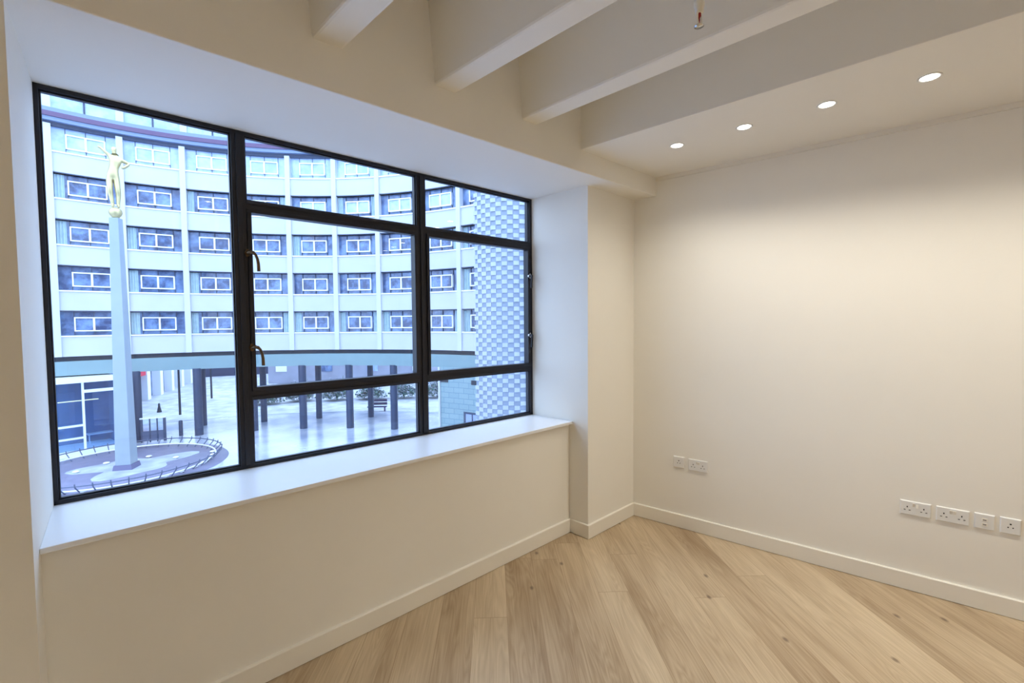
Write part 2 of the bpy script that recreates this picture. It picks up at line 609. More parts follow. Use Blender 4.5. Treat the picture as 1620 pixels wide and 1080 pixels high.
# ------------------------------------------------------------------ the window
win = empty('window_1', (0, 0, 0), label='wide black steel framed window of seven panes in a deep reveal', cat='window', kind='structure')
def wbox(m, x0, x1, z0, z1, d0, d1, mi=0):
    lo = [(x0, yw(x0) + d0, z0), (x1, yw(x1) + d0, z0), (x1, yw(x1) + d1, z0), (x0, yw(x0) + d1, z0)]
    hi = [(x, y, z1) for x, y, _ in lo]
    return m.hexa(lo, hi, mi)
OX0, OX1, OZ0, OZ1 = XL, XR_, ZS - .003, ZT
fm = MB()
D1 = .055
wbox(fm, OX0, OX1, 2.674, OZ1, 0, D1)
wbox(fm, OX0, OX1, OZ0, .912, 0, D1)
wbox(fm, OX0, -.152, OZ0, OZ1, 0, D1)
wbox(fm, 2.664, OX1, OZ0, OZ1, 0, D1)
wbox(fm, .541, .605, .90, 2.69, 0, D1)
wbox(fm, 1.620, 1.690, .90, 2.69, 0, D1)
wbox(fm, .60, 1.625, 2.292, 2.337, 0, D1)
wbox(fm, .60, 1.625, 1.267, 1.312, 0, D1)
wbox(fm, 1.685, 2.67, 2.292, 2.337, 0, D1)
wbox(fm, 1.685, 2.67, 1.267, 1.312, 0, D1)
# raised cover beads along the mullions and transoms
wbox(fm, .562, .584, .912, 2.674, -.009, 0)
wbox(fm, 1.644, 1.666, .912, 2.674, -.009, 0)
for a, b in ((.605, 1.62), (1.69, 2.664)):
    wbox(fm, a, b, 2.318, 2.330, -.006, 0)
    wbox(fm, a, b, 1.273, 1.285, -.006, 0)
# glazing beads round the fixed panes
def bead(x0, x1, z0, z1):
    for q in ((x0, x1, z1 - .007, z1), (x0, x1, z0, z0 + .007), (x0, x0 + .007, z0, z1), (x1 - .007, x1, z0, z1)):
        wbox(fm, *q, .012, .034)
fixed = [(-.152, .541, .912, 2.674), (.605, 1.62, 2.337, 2.674), (.605, 1.62, .912, 1.267), (1.69, 2.664, 2.337, 2.674), (1.69, 2.664, .912, 1.267)]
for q in fixed:
    bead(*q)
fm.build('window_frame', M['frame'], win, bevel=.0015)
for x0, x1, z0, z1 in fixed:
    wbox(MB(), x0, x1, z0, z1, .034, .040).build('pane', M['glass'], win)
def sash(x0, x1, z0, z1, left_w, right_w, rail):
    m = MB()
    f0, f1 = -.010, .045
    wbox(m, x0, x1, z1 - rail, z1, f0, f1)
    wbox(m, x0, x1, z0, z0 + rail, f0, f1)
    wbox(m, x0, x0 + left_w, z0 + rail, z1 - rail, f0, f1)
    wbox(m, x1 - right_w, x1, z0 + rail, z1 - rail, f0, f1)
    o = m.build('sash', M['frame'], win, bevel=.0015)
    wbox(MB(), x0 + left_w, x1 - right_w, z0 + rail, z1 - rail, .030, .036).build('pane', M['glass'], o)
    return o
s1 = sash(.605, 1.62, 1.312, 2.292, .021, .023, .021)
s2 = sash(1.69, 2.664, 1.312, 2.292, .020, .026, .021)

def handle(x, z, side, par, metal):
    """cockspur casement handle: rose on the frame, a knuckle and a curved lever hanging down into the room"""
    y = yw(x) - .010
    b = MB()
    b.tube([(x, y + .004, z), (x, y - .006, z)], [.016, .014], 14)
    b.tube([(x - side * .004, y + .004, z + .014), (x - side * .004, y - .007, z + .014)], .007, 10)
    b.tube([(x - side * .004, y + .004, z - .014), (x - side * .004, y - .007, z - .014)], .007, 10)
    o = b.build('handle', metal, par)
    m = MB()
    pts = [(x, y - .004, z), (x + side * .006, y - .022, z + .002), (x + side * .018, y - .036, z), (x + side * .028, y - .040, z - .012), (x + side * .036, y - .040, z - .035), (x + side * .040, y - .038, z - .06), (x + side * .041, y - .037, z - .098)]
    m.tube(pts, [.009, .0085, .0095, .007, .0075, .008, .0085], 10)
    m.tube([(x, y - .010, z), (x + side * .010, y - .028, z + .004)], .0095, 12)
    m.build('lever', M['brass'] if metal is M['brass'] else M['frame'], o)
    return o
handle(.603, 2.055, 1, s1, M['brass'])
handle(.611, 1.550, 1, s1, M['brass'])
handle(2.652, 2.056, -.3, s2, M['chrome'])
handle(2.652, 1.566, -.3, s2, M['chrome'])
sm_ = MB()
sm_.prism([(XLC + .003, YSF), (XRC - .012, YSF), (XR_ - .0, yw(XR_) + .02), (XL, yw(XL) + .02)], .872, ZS)
sill = sm_.build('window_sill', M['sill'], win, bevel=.002)

# ------------------------------------------------------------------ downlights
def downlight(name='recessed_downlight'):
    e = empty(name)
    MB().lathe([(.046, 0), (.047, -.0025), (.044, -.004), (.038, -.003), (.0355, .001)], seg=40).build('trim_ring', M['plastic'], e)
    MB().lathe([(.0001, -.0015), (.020, -.0016), (.0355, -.001), (.036, .002)], seg=36).build('lens', M['lens'], e)
    return e
def spot(x, y, z, e=SPOT_W):
    ld = bpy.data.lights.new('downlight_beam', 'SPOT')
    ld.energy = e
    ld.color = (1.0, .93, .80)
    ld.spot_size = R(135)
    ld.spot_blend = 1.0
    ld.shadow_soft_size = .035
    l = bpy.data.objects.new('downlight_beam', ld)
    COL.objects.link(l)
    l.location = (x, y, z - .012)
dl = downlight()
DL = [(2.880, 1.493, 'nearest the window wall'), (2.915, 1.082, 'second out from the window wall'), (2.955, .672, 'third out from the window wall'), (3.002, .265, 'fourth out from the window wall, largest in view')]
for i, (x, y, t) in enumerate(DL):
    o = dl if i == 0 else copy_tree(dl)
    o.location = (x, y, ZK)
    tag(o, 'round white recessed downlight, lit, ' + t, 'downlight', 'row of recessed downlights above the socket wall')
    spot(x, y, ZK)
# unseen downlights added for ambient light over the camera's part of the room
for i in range(4):
    x, y = 3.045 + .04 * i, -.14 - .41 * i
    o = copy_tree(dl)
    o.location = (x, y, ZK)
    tag(o, 'added unseen recessed downlight further along the row, past the picture edge', 'downlight', 'added downlights beyond the picture edge')
    spot(x, y, ZK)
for i, (x, y) in enumerate([(-.45, .9), (-.45, -.6), (-1.65, .9), (-1.65, -.6), (.75, -1.6), (-.45, -2.2), (1.95, -1.6)]):  # stronger lamps added between the ribs to lift the room light
    o = copy_tree(dl)
    o.location = (x + .08, y, ZC)
    tag(o, 'added unseen recessed downlight set between the ceiling ribs behind the camera', 'downlight', 'added downlights between the ribs')
    spot(x + .08, y, ZC, SPOT_W * 4.4)

# ------------------------------------------------------------------ sprinkler
sx, sy = 1.712, .803
sp = empty('fire_sprinkler', (sx, sy, ZC), label='white pendant fire sprinkler with a red glass bulb hanging between ceiling ribs', cat='sprinkler')
MB().lathe([(.0, 0), (.034, 0), (.036, -.004), (.030, -.008), (.012, -.010)], seg=28).build('escutcheon', M['plastic'], sp)
MB().tube([(0, 0, -.004), (0, 0, -.425)], .0165, 18).build('drop_pipe', M['plastic'], sp)
MB().lathe([(.0165, -.420), (.0195, -.422), (.0195, -.444), (.016, -.448), (.015, -.466), (.0, -.468)], seg=6).build('hex_fitting', M['trim'], sp)
y_ = MB()
for s in (-1, 1):
    y_.tube([(s * .010, 0, -.460), (s * .0155, 0, -.474), (s * .0155, 0, -.492), (s * .008, 0, -.506), (0, 0, -.511)], .0042, 8)
y_.build('yoke_arm', M['trim'], sp)
MB().tube([(0, 0, -.467), (0, 0, -.478), (0, 0, -.484), (0, 0, -.504)], [.0075, .0075, .0034, .0022], 10).build('glass_bulb', M['red'], sp)
dfl = MB().lathe([(.0, -.511), (.014, -.512), (.018, -.5125), (.018, -.5145), (.0, -.515)], seg=12)
dfl.build('deflector', M['chrome'], sp)

# ------------------------------------------------------------------ socket plates on the long wall
WA = math.atan2(1, -.16)           # direction of the wall line
def on_wall(name, y_left, zt, width, h=.088, label='', cat='socket', group=None):
    """origin at the plate centre; local x runs to the right in the photo (towards -y), local y points into the wall"""
    yc = y_left - width / 2
    e = empty(name, (xr(yc), yc, zt - h / 2), math.atan2(-1, .16), label=label, cat=cat, group=group)
    m = MB()
    w2, h2 = width / 2 - .002, h / 2
    m.add([(-w2, 0, -h2), (w2, 0, -h2), (w2, 0, h2), (-w2, 0, h2), (-w2, -.006, -h2), (w2, -.006, -h2), (w2, -.006, h2), (-w2, -.006, h2),
           (-w2 + .004, -.0095, -h2 + .004), (w2 - .004, -.0095, -h2 + .004), (w2 - .004, -.0095, h2 - .004), (-w2 + .004, -.0095, h2 - .004)],
          [(0, 1, 5, 4), (1, 2, 6, 5), (2, 3, 7, 6), (3, 0, 4, 7), (4, 5, 9, 8), (5, 6, 10, 9), (6, 7, 11, 10), (7, 4, 8, 11), (8, 9, 10, 11)])
    m.build('faceplate', M['plastic'], e)
    return e
def pins(e, cx, cz, rnd=False):
    m = MB()
    y0, y1 = -.0105, -.0092
    if rnd:
        for dx, dz, r in ((0, .012, .0042), (-.0095, -.007, .0032), (.0095, -.007, .0032)):
            m.tube([(cx + dx, y0, cz + dz), (cx + dx, y1, cz + dz)], r, 14)
    else:
        m.box((cx - .0026, y0, cz + .008), (cx + .0026, y1, cz + .017))
        for s in (-1, 1):
            m.box((cx + s * .0115 - .0042, y0, cz - .0085), (cx + s * .0115 + .0042, y1, cz - .0045))
    m.build('pin_holes', M['hole'], e)
def rocker(e, cx, cz, down):
    m = MB()
    w, h = .0055, .011
    a, b = (-.0150, -.0095) if not down else (-.0095, -.0150)
    m.add([(cx - w, -.009, cz - h), (cx + w, -.009, cz - h), (cx + w, -.009, cz + h), (cx - w, -.009, cz + h), (cx - w, b, cz - h), (cx + w, b, cz - h), (cx + w, a, cz + h), (cx - w, a, cz + h)],
          [(0, 1, 5, 4), (1, 2, 6, 5), (2, 3, 7, 6), (3, 0, 4, 7), (4, 5, 6, 7)])
    m.build('rocker_switch', M['trim'], e)
G1 = 'socket plates near the window corner'
G2 = 'socket plates further along the wall'
e = on_wall('single_socket', 1.783, .580, .090, .090, 'small white round-pin single socket plate nearest the window corner', 'socket', G1)
pins(e, 0, 0, True)
e = on_wall('double_socket', 1.667, .577, .150, .090, 'white double socket plate near the window corner, beside a single plate', 'socket', G1)
pins(e, -.036, -.008)
pins(e, .036, -.008)
rocker(e, -.007, .020, False)
rocker(e, .007, .020, False)
e = on_wall('double_socket', .401, .556, .146, .086, 'white double socket plate with one switch up and one down', 'socket', G2)
pins(e, -.038, -.006)
pins(e, .038, -.006)
rocker(e, -.008, .022, False)
rocker(e, .008, .018, True)
e = on_wall('double_socket', .239, .556, .146, .086, 'white double socket plate between another double socket and the data outlet', 'socket', G2)
pins(e, -.038, -.006)
pins(e, .038, -.006)
rocker(e, -.008, .020, False)
rocker(e, .008, .020, False)
e = on_wall('data_outlet', .080, .558, .086, .088, 'white square data outlet plate with two small ports', 'data outlet', G2)
for dz in (.011, -.015):
    m = MB()
    m.box((-.011, -.0125, dz - .009), (.011, -.0092, dz + .009))
    o = m.build('port', M['trim'], e, bevel=.0008)
    MB().box((-.007, -.0130, dz - .004), (.007, -.0124, dz + .003)).build('slot', mat('port_shadow', (150, 148, 146), .6) if dz > 0 else bpy.data.materials['port_shadow'], o)
e = on_wall('single_socket', -.021, .560, .084, .090, 'white round-pin single socket plate at the end of the row, past the data outlet', 'socket', G2)
pins(e, 0, 0, True)

# ================================================================== THE COURTYARD OUTSIDE
ZG = -7.2
CX, CY, RF = -1.368, 21.318, 23.297
T0, DT = 1.603, -.161
SH, GH, ZE = 3.2, 1.70, 2.687
ZD = -.50
def pol(t, r, z):
    return (CX + r * math.cos(t), CY + r * math.sin(t), z)
def th(k):
    return T0 + DT * k
def arc(m, ta, tb, r0, r1, z0, z1, n=4, mi=0):
    """curved slab between two angles; r0 is the face towards the courtyard"""
    vs, fs = [], []
    for i in range(n + 1):
        t = ta + (tb - ta) * i / n
        vs += [pol(t, r0, z0), pol(t, r0, z1), pol(t, r1, z1), pol(t, r1, z0)]
    for i in range(n):
        a, b = i * 4, i * 4 + 4
        for k in range(4):
            fs.append((a + k, b + k, b + (k + 1) % 4, a + (k + 1) % 4))
    fs += [(0, 1, 2, 3), (n * 4 + 3, n * 4 + 2, n * 4 + 1, n * 4)]
    return m.add(vs, fs, mi)
K0, K1 = -2, 9
tag(MB().box((-160, -6, ZG - .3), (200, 260, ZG)).build('ground', M['ground']), 'wet pale courtyard paving mirroring the dark posts', 'ground', kind='structure')
tag(MB().prism([pol(t * .05, 30.5, 0)[:2] for t in range(-4, 42)] + [(-60, 130), (150, 130), (150, -5)][::1], ZG, ZG + .015).build('ground_snow', M['snow']),
    'thin bright snow cover beyond the curved office building', 'ground', kind='structure')

bld = empty('office_building', pol(th(5), RF + 4, ZG), label='long curved office building with white bands, standing on dark posts around the courtyard', cat='building')
def B(m, name, mats):
    o = m.build(name, mats, bld)
    o.location = -Vector(bld.location)
    return o
NB = (K1 - K0)
# body behind the facade
m = MB()
arc(m, th(K0), th(K1), RF + .32, RF + 7.5, -1.75, 15.9, NB * 3)
B(m, 'core', M['ofglass'])
for lvl in range(5):
    zt = ZE + lvl * SH
    m = MB()
    arc(m, th(K0), th(K1), RF, RF + .40, zt - GH - (SH - GH) if lvl else ZD, zt - GH - .09, NB * 4)
    B(m, 'spandrel', M['panel'])
    m = MB()
    arc(m, th(K0), th(K1), RF - .08, RF + .3, zt - GH - .09, zt - GH, NB * 4)
    B(m, 'sill_band', M['wframe'])
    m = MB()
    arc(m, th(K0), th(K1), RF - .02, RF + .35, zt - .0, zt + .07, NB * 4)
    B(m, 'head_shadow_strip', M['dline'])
for k in range(K0, K1 + 1):
    t = th(k)
    d = .19 / RF
    m = MB()
    arc(m, t + d, t - d, RF - .16, RF + .3, ZD, 15.55, 1)
    B(m, 'pier', M['pier'])
# windows
def bay_window(k, lvl, glassmat):
    zt = ZE + lvl * SH
    ta, tb = th(k) - .19 / RF, th(k + 1) + .19 / RF
    def T(f):
        return ta + (tb - ta) * f
    m = MB()
    z1, z0 = zt - .23 * GH, zt - .83 * GH
    w = .085 / (RF * abs(DT))
    fl, fc, fr_ = .205, .512, .82
    for a, b, p, q in ((fl, fr_, z1 - .08, z1), (fl, fr_, z0, z0 + .08), (fl, fl + w, z0, z1), (fr_ - w, fr_, z0, z1), (fc - w * .75, fc + w * .75, z0, z1)):
        arc(m, T(a), T(b), RF + .12, RF + .32, p, q, 1)
    for a in (fl, fc, fr_):
        arc(m, T(a - w * .25), T(a + w * .25), RF + .24, RF + .33, z1, zt, 1, 1)
        arc(m, T(a - w * .25), T(a + w * .25), RF + .24, RF + .33, zt - GH, z0, 1, 1)
    o = B(m, 'window', [M['wframe'], M['dline']])
    for a, b in ((fl + w, fc - w * .75), (fc + w * .75, fr_ - w)):
        m = MB()
        arc(m, T(a), T(b), RF + .22, RF + .32, z0 + .08, z1 - .08, 1)
        m.build('pane', glassmat, o)
    rr = random.random()
    if rr < .55 and lvl < 4:
        sides = [(0.01, .16)] if rr < .25 else ([(.85, .99)] if rr < .4 else [(.01, .13), (.87, .99)])
        for a, b in sides:
            m = MB()
            n = 6
            for i in range(n):
                f0, f1 = a + (b - a) * i / n, a + (b - a) * (i + 1) / n
                arc(m, T(f0), T(f1), RF + .22 + .05 * (i % 2), RF + .32, zt - GH + .03, zt - .04, 1)
            m.build('curtain', M['curtain'], o)
for lvl in range(5):
    for k in range(K0, K1):
        bay_window(k, lvl, M['topglass'] if (lvl == 4 or (lvl == 3 and 3 < k < 8)) else M['paneglass'])  # upper panes coloured paler to imitate the sky they reflect
# top floor glass: the sky's reflection is painted into its pale colour
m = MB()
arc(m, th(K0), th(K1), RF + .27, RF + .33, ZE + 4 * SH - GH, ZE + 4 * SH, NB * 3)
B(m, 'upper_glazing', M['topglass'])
# cornice and setback storey
for z0, z1, r0, mt in ((15.56, 15.72, RF - .05, 'dline'), (15.72, 15.98, RF - .35, 'corn'), (15.98, 16.30, RF - .45, 'cornred'), (16.30, 16.56, RF - .45, 'corn')):
    m = MB()
    arc(m, th(K0), th(K1), r0, RF + 1.5, z0, z1, NB * 4)
    B(m, 'cornice_band', M[mt])
m = MB()
arc(m, th(K0), th(K1), RF + 1.0, RF + 6.5, 16.5, 20.0, NB * 3)
B(m, 'roof_storey', M['topglass'])
m = MB()
for k in range(K0, K1 + 1):
    for off, wd in ((0, .22), (.5, .05)):
        t = th(k + off)
        arc(m, t + wd / RF, t - wd / RF, RF + .8 if off == 0 else RF + .93, RF + 1.1, 16.5, 20.0, 1, 0 if off == 0 else 1)
arc(m, th(K0), th(K1), RF + .92, RF + 1.05, 17.9, 17.96, NB * 3, 1)
arc(m, th(K0), th(K1), RF + .5, RF + 7, 20.0, 20.3, NB * 3, 0)
B(m, 'roof_storey_framing', [M['pier'], M['dline']])
# undercroft fascia
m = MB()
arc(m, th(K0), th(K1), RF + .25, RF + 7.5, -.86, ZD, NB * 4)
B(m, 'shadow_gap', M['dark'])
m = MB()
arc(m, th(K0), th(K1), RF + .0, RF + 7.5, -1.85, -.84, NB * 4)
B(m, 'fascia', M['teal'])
# pilotis: front and rear row
def post(t, r, wd):
    x, y, _ = pol(t, r, 0)
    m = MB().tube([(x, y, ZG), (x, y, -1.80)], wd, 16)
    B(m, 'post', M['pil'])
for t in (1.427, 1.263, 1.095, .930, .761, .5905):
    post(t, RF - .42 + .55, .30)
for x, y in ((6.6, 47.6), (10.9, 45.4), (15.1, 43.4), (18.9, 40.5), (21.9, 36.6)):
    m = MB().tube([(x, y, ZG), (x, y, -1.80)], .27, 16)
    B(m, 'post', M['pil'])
# blockwork wall under the building at the right
m = MB()
ta, tb = .405, .17
n = 10
r0 = RF - .05
vs, fs = [], []
for i in range(n + 1):
    t = ta + (tb - ta) * i / n
    vs += [pol(t, r0, ZG), pol(t, r0, -1.84)]
for i in range(n):
    fs.append((2 * i, 2 * i + 1, 2 * i + 3, 2 * i + 2))
m.add(vs, fs)
arc(m, ta, tb, r0 + .01, r0 + 4, ZG, -1.84, n)
o = B(m, 'blockwork_wall', M['block'])
uvl = o.data.uv_layers.new(name='UVMap')
for p in o.data.polygons:
    for li in p.loop_indices:
        v = o.data.vertices[o.data.loops[li].vertex_index].co
        ang = math.atan2(v.y - CY, v.x - CX)
        uvl.data[li].uv = ((ta - ang) * RF, v.z - ZG)
m = MB()
arc(m, .405, .398, r0 - .12, r0 + .1, ZG, -1.84, 1)
B(m, 'corner_pier', M['pier'])
def at_cyl(pxx, py, rr):
    d = _f + _r * ((pxx - 810) / FPX) - _u * ((py - 540) / FPX)
    a = d.x ** 2 + d.y ** 2
    ox, oy = -CX, -CY
    b = 2 * (ox * d.x + oy * d.y)
    c = ox * ox + oy * oy - rr * rr
    t = (-b + math.sqrt(b * b - 4 * a * c)) / (2 * a)
    x, y, z = d.x * t, d.y * t, HC + d.z * t
    return math.atan2(y - CY, x - CX), z
def wallbit(x0, y0, x1, y1, name, mt, dep=.06):
    a, z1 = at_cyl(x0, y0, r0)
    b, z0 = at_cyl(x1, y1, r0)
    m = MB()
    arc(m, a, b, r0 - dep, r0 + .02, z0, z1, 2)
    return B(m, name, M[mt])
wallbit(746, 601.5, 753.5, 609, 'louvre', 'dark')
wallbit(690, 597, 709, 604.5, 'vent_strip', 'dark')
a, zd = at_cyl(734, 651, r0)
m = MB()
arc(m, a, a - .10, r0 - .05, r0 + .05, ZG, zd, 2)
dd = B(m, 'door', M['dline'])
m = MB()
arc(m, a - .010, a - .034, r0 - .08, r0 - .02, ZG + .1, zd - .15, 1)
arc(m, a - .040, a - .09, r0 - .08, r0 - .02, ZG + .1, zd - .15, 1)
m.build('door_leaf', mat('lilac_door', (150, 164, 204), .5), dd)

# ------------------------------------------------------------------ tiled stair drum at the right
DEP = 26.0
ed = Vector((.62115, .79424))
E0 = Vector((0, 0)) + ed * DEP
rh = math.atan2(-ed.y, -ed.x)
TW, THh, RD = .325, .25, 3.2
n0 = rh - R(58)                 # outward normal at the visible left edge of the drum
CD = E0 - Vector((math.cos(n0), math.sin(n0))) * RD
drum = empty('tiled_stair_tower', (CD.x, CD.y, ZG), label='pale blue stair tower faced with a basket weave of small raised tiles', cat='tower')
NC, NR = 22, 84
def D(a, r, z):
    return (r * math.cos(a), r * math.sin(a), z)
da = TW / RD
m = MB()
pts = [(RD * math.cos(n0 + da * i), RD * math.sin(n0 + da * i)) for i in range(NC + 1)]
ox, oy = ed.x * .4, ed.y * .4
pts2 = pts + [(pts[-1][0] + ox, pts[-1][1] + oy), (pts[0][0] + ox + .3, pts[0][1] + oy - .3)]
m.prism(pts2, 0, NR * THh)
m.build('drum_wall', M['tilelo'], drum)
m = MB()
for i in range(NC):
    for j in range(NR):
        a0, a1 = n0 + da * i, n0 + da * (i + 1)
        z0, z1 = j * THh, (j + 1) * THh
        if (i + j) % 2 == 0:
            g = da * .10
            lo_, hi_ = .025, .13
            # a tilted raised block: proud at its top, dying into the wall below
            m.add([D(a0 + g, RD, z0 + .012), D(a1 - g * .3, RD, z0 + .012), D(a1 - g * .3, RD, z1 - .012), D(a0 + g, RD, z1 - .012),
                   D(a0 + g, RD + .10, z0 + .012), D(a1 - g * .3, RD + .03, z0 + .012), D(a1 - g * .3, RD + .03, z1 - .012), D(a0 + g, RD + .10, z1 - .012)],
                  [(0, 1, 5, 4), (1, 2, 6, 5), (2, 3, 7, 6), (3, 0, 4, 7), (4, 5, 6, 7)])
m.build('raised_tiles', M['tilehi'], drum)

# ------------------------------------------------------------------ glazed pavilion at the left
pv = empty('glazed_pavilion', (-1, 42.6, ZG), label='dark glazed ground floor pavilion with white frames, left of the gilded figure column', cat='pavilion')
A0, A1 = Vector((-4.2, 42.0)), Vector((.58, 42.78))
dv = (A1 - A0).normalized()
nv = Vector((-dv.y, dv.x))
def PV(s, d, z):
    p = A0 + dv * s + nv * d
    return (p.x + 1, p.y - 42.6, z - ZG)
LT = (A1 - A0).length + .35
def pbox(m, s0, s1, d0, d1, z0, z1, mi=0):
    return m.hexa([PV(s0, d0, z0), PV(s1, d0, z0), PV(s1, d1, z0), PV(s0, d1, z0)], [PV(s0, d0, z1), PV(s1, d0, z1), PV(s1, d1, z1), PV(s0, d1, z1)], mi)
ZP = -2.20
pbox(MB(), 0, LT, -.18, 4, ZP, ZP + .26).build('roof_edge', M['wframe'], pv)
pbox(MB(), 0, LT, -.12, 4, ZG, ZG + .38).build('kerb', M['wframe'], pv)
pbox(MB(), .0, LT, 2.6, 4, ZG + .3, ZP).build('back_wall', M['indark'], pv)
pbox(MB(), LT - .1, LT, .1, 2.7, ZG + .3, ZP).build('side_wall', M['indark'], pv)
def s_of(pxx):
    """distance along the pavilion front that falls under a photo column"""
    d = _f + _r * ((pxx - 810) / FPX)
    # intersect with the line A0 + s dv
    det = d.x * (-dv.y) + d.y * dv.x
    t = (A0.x * (-dv.y) + A0.y * dv.x) / det
    p = Vector((d.x * t, d.y * t))
    return (p - A0).dot(dv)
sm1 = s_of(127)
m = MB()
for s in (sm1, LT - .06):
    pbox(m, s - .06, s + .06, -.06, .12, ZG + .3, ZP)
pbox(m, 0, sm1, -.05, .1, -5.20, -5.07)
pbox(m, 0, sm1, -.05, .1, -6.05, -5.93)
pbox(m, sm1, LT, -.08, .1, -2.92, -2.72)
m.build('glazing_bar', M['wframe'], pv)
pbox(MB(), 0, LT, .02, .04, ZG + .35, ZP).build('pane', glass_mat('pavilion_clear_glass', (.72, .85, .97), 0, 1.3), pv)
m = MB()
pbox(m, sm1 - 1.1, sm1 + 1.0, 1.3, 1.36, -3.62, -3.56)
pbox(m, sm1 - 2.6, sm1 - 1.5, 1.3, 1.36, -3.70, -3.64)
m.build('strip_lamp', M['strip'], pv)
m = MB()
pbox(m, sm1 + .4, sm1 + 1.9, 1.6, 2.2, -6.2, -6.12)
for q in (.45, 1.8):
    pbox(m, sm1 + q, sm1 + q + .06, 1.7, 1.76, ZG + .38, -6.2)
m.build('desk', M['pier'], pv)

# ------------------------------------------------------------------ gilded figure on a tall column
SXc, SYc = 1.02, 36.42
col = empty('stone_column', (SXc, SYc, ZG), label='tall square pale stone column rising from the round paved bed in the courtyard', cat='column')
ca = math.atan2(-.39, .71)
def ring4(h, z):
    return [(math.cos(ca) * a - math.sin(ca) * b, math.sin(ca) * a + math.cos(ca) * b, z) for a, b in ((-h, -h), (h, -h), (h, h), (-h, h))]
ZTOP = 8.15 - ZG
MB().hexa(ring4(.40, .35), ring4(.24, ZTOP)).build('shaft', M['stone'], col, bevel=.02)
MB().hexa(ring4(.52, 0), ring4(.46, .36)).build('base', mat('dark_plinth', (104, 100, 132), .6), col)
fig = empty('gilded_statue', (SXc, SYc, 8.15), label='gilded statue with both arms raised, standing on a ball atop the stone column', cat='statue')
def SP(u, v, dy=0):
    return ((u - 285) / 7.71 * .029, dy, 9.0 - 8.15 + (830 - v) / 7.71 * .0373)
bl = MB()
bl.lathe([(.0, .0), (.17, .0), (.19, .08), (.27, .16), (.32, .28), (.33, .38), (.30, .50), (.20, .60), (.0, .66)], seg=24)
bl.build('ball', M['gold'], fig)
V = {
    'pelvis': (268, 478, 0, .215), 'waist': (282, 400, .02, .165), 'chest': (305, 325, .03, .20), 'upper': (314, 272, .02, .155), 'neck': (302, 205, -.02, .06),
    'head': (298, 172, -.04, .085), 'brow': (296, 150, -.04, .105), 'crown': (292, 128, -.03, .055),
    'ls': (246, 248, 0, .085), 'le': (180, 200, -.06, .06), 'lw': (128, 166, -.10, .052), 'lh': (102, 166, -.12, .045),
    'rs': (386, 276, 0, .09), 're': (482, 306, .04, .065), 'rw': (410, 372, -.16, .058), 'rh': (376, 384, -.2, .05),
    'lhip': (232, 505, 0, .155), 'lk': (228, 660, -.06, .105), 'lc': (236, 720, .02, .095), 'la': (258, 850, .02, .062), 'lf': (250, 866, -.18, .055),
    'rhip': (308, 505, 0, .155), 'rk': (326, 660, -.06, .105), 'rc': (330, 720, .02, .095), 'ra': (322, 850, .02, .062), 'rf': (330, 866, -.18, .055)}
Ed = [('pelvis', 'waist'), ('waist', 'chest'), ('chest', 'upper'), ('upper', 'neck'), ('neck', 'head'), ('head', 'brow'), ('brow', 'crown'), ('upper', 'ls'), ('ls', 'le'), ('le', 'lw'), ('lw', 'lh'),
      ('upper', 'rs'), ('rs', 're'), ('re', 'rw'), ('rw', 'rh'), ('pelvis', 'lhip'), ('lhip', 'lk'), ('lk', 'lc'), ('lc', 'la'), ('la', 'lf'), ('pelvis', 'rhip'), ('rhip', 'rk'), ('rk', 'rc'), ('rc', 'ra'), ('ra', 'rf')]
ks = list(V)
me = bpy.data.meshes.new('body')
me.from_pydata([SP(*V[k][:3]) for k in ks], [(ks.index(a), ks.index(b)) for a, b in Ed], [])
body = bpy.data.objects.new('body', me)
COL.objects.link(body)
body.parent = fig
me.materials.append(M['gold'])
sk = body.modifiers.new('skin', 'SKIN')
sk.use_smooth_shade = True
if not me.skin_vertices:
    bpy.context.view_layer.objects.active = body
for i, k in enumerate(ks):
    r_ = V[k][3] * 1.62
    me.skin_vertices[0].data[i].radius = (r_, r_ * .85)
    me.skin_vertices[0].data[i].use_root = (k == 'pelvis')
sb = body.modifiers.new('sub', 'SUBSURF')
sb.levels = 2
sb.render_levels = 2
# ------------------------------------------------------------------ round bed, rail and ground lamps
BX_, BY_ = .95, 36.9
bed = MB().lathe([(0.0, .05), (5.45, .05), (5.5, .0)], c=(0, 0, 0), seg=72).build('ground_bed', M['plum'], loc=(BX_, BY_, ZG))
tag(bed, 'round plum-grey paved bed around the foot of the stone column', 'paved bed', kind='structure')
m = MB()
pp = []
for i in range(40):
    t = 2 * math.pi * i / 40
    rr = 2.6 + .7 * math.sin(t * 3 + .6) + .45 * math.sin(t * 5)
    pp.append((rr * math.cos(t) + .4, rr * .8 * math.sin(t) - .1))
m.prism(pp, .05, .065)
m.build('snow_patch', M['snow'], bed)
rl = empty('ring_rail', (BX_, BY_, ZG), label='low dark metal rail with inclined brackets circling the paved bed', cat='railing')
m = MB()
RR = 5.1
m.tube([(RR * math.cos(t * math.pi / 36), RR * math.sin(t * math.pi / 36), .55) for t in range(73)], .035, 8, caps=False)
m.build('top_rail', M['rail'], rl)
m = MB()
m.tube([((RR - .35) * math.cos(t * math.pi / 36), (RR - .35) * math.sin(t * math.pi / 36), .22) for t in range(73)], .045, 8, caps=False)
m.build('lower_rail', M['wframe'], rl)
for i in range(44):
    t = 2 * math.pi * i / 44
    c, s = math.cos(t), math.sin(t)
    m = MB()
    m.tube([((RR + .03) * c, (RR + .03) * s, .68), (RR * c, RR * s, .5), ((RR - .45) * c, (RR - .45) * s, .05)], [.03, .035, .03], 6)
    m.build('bracket', M['rail'], rl)
gl_ = empty('ground_lamp')
MB().lathe([(0, .14), (.12, .13), (.17, .10), (.17, .07), (.05, .05), (.05, 0)], seg=16).build('cap', M['wframe'], gl_)
first = True
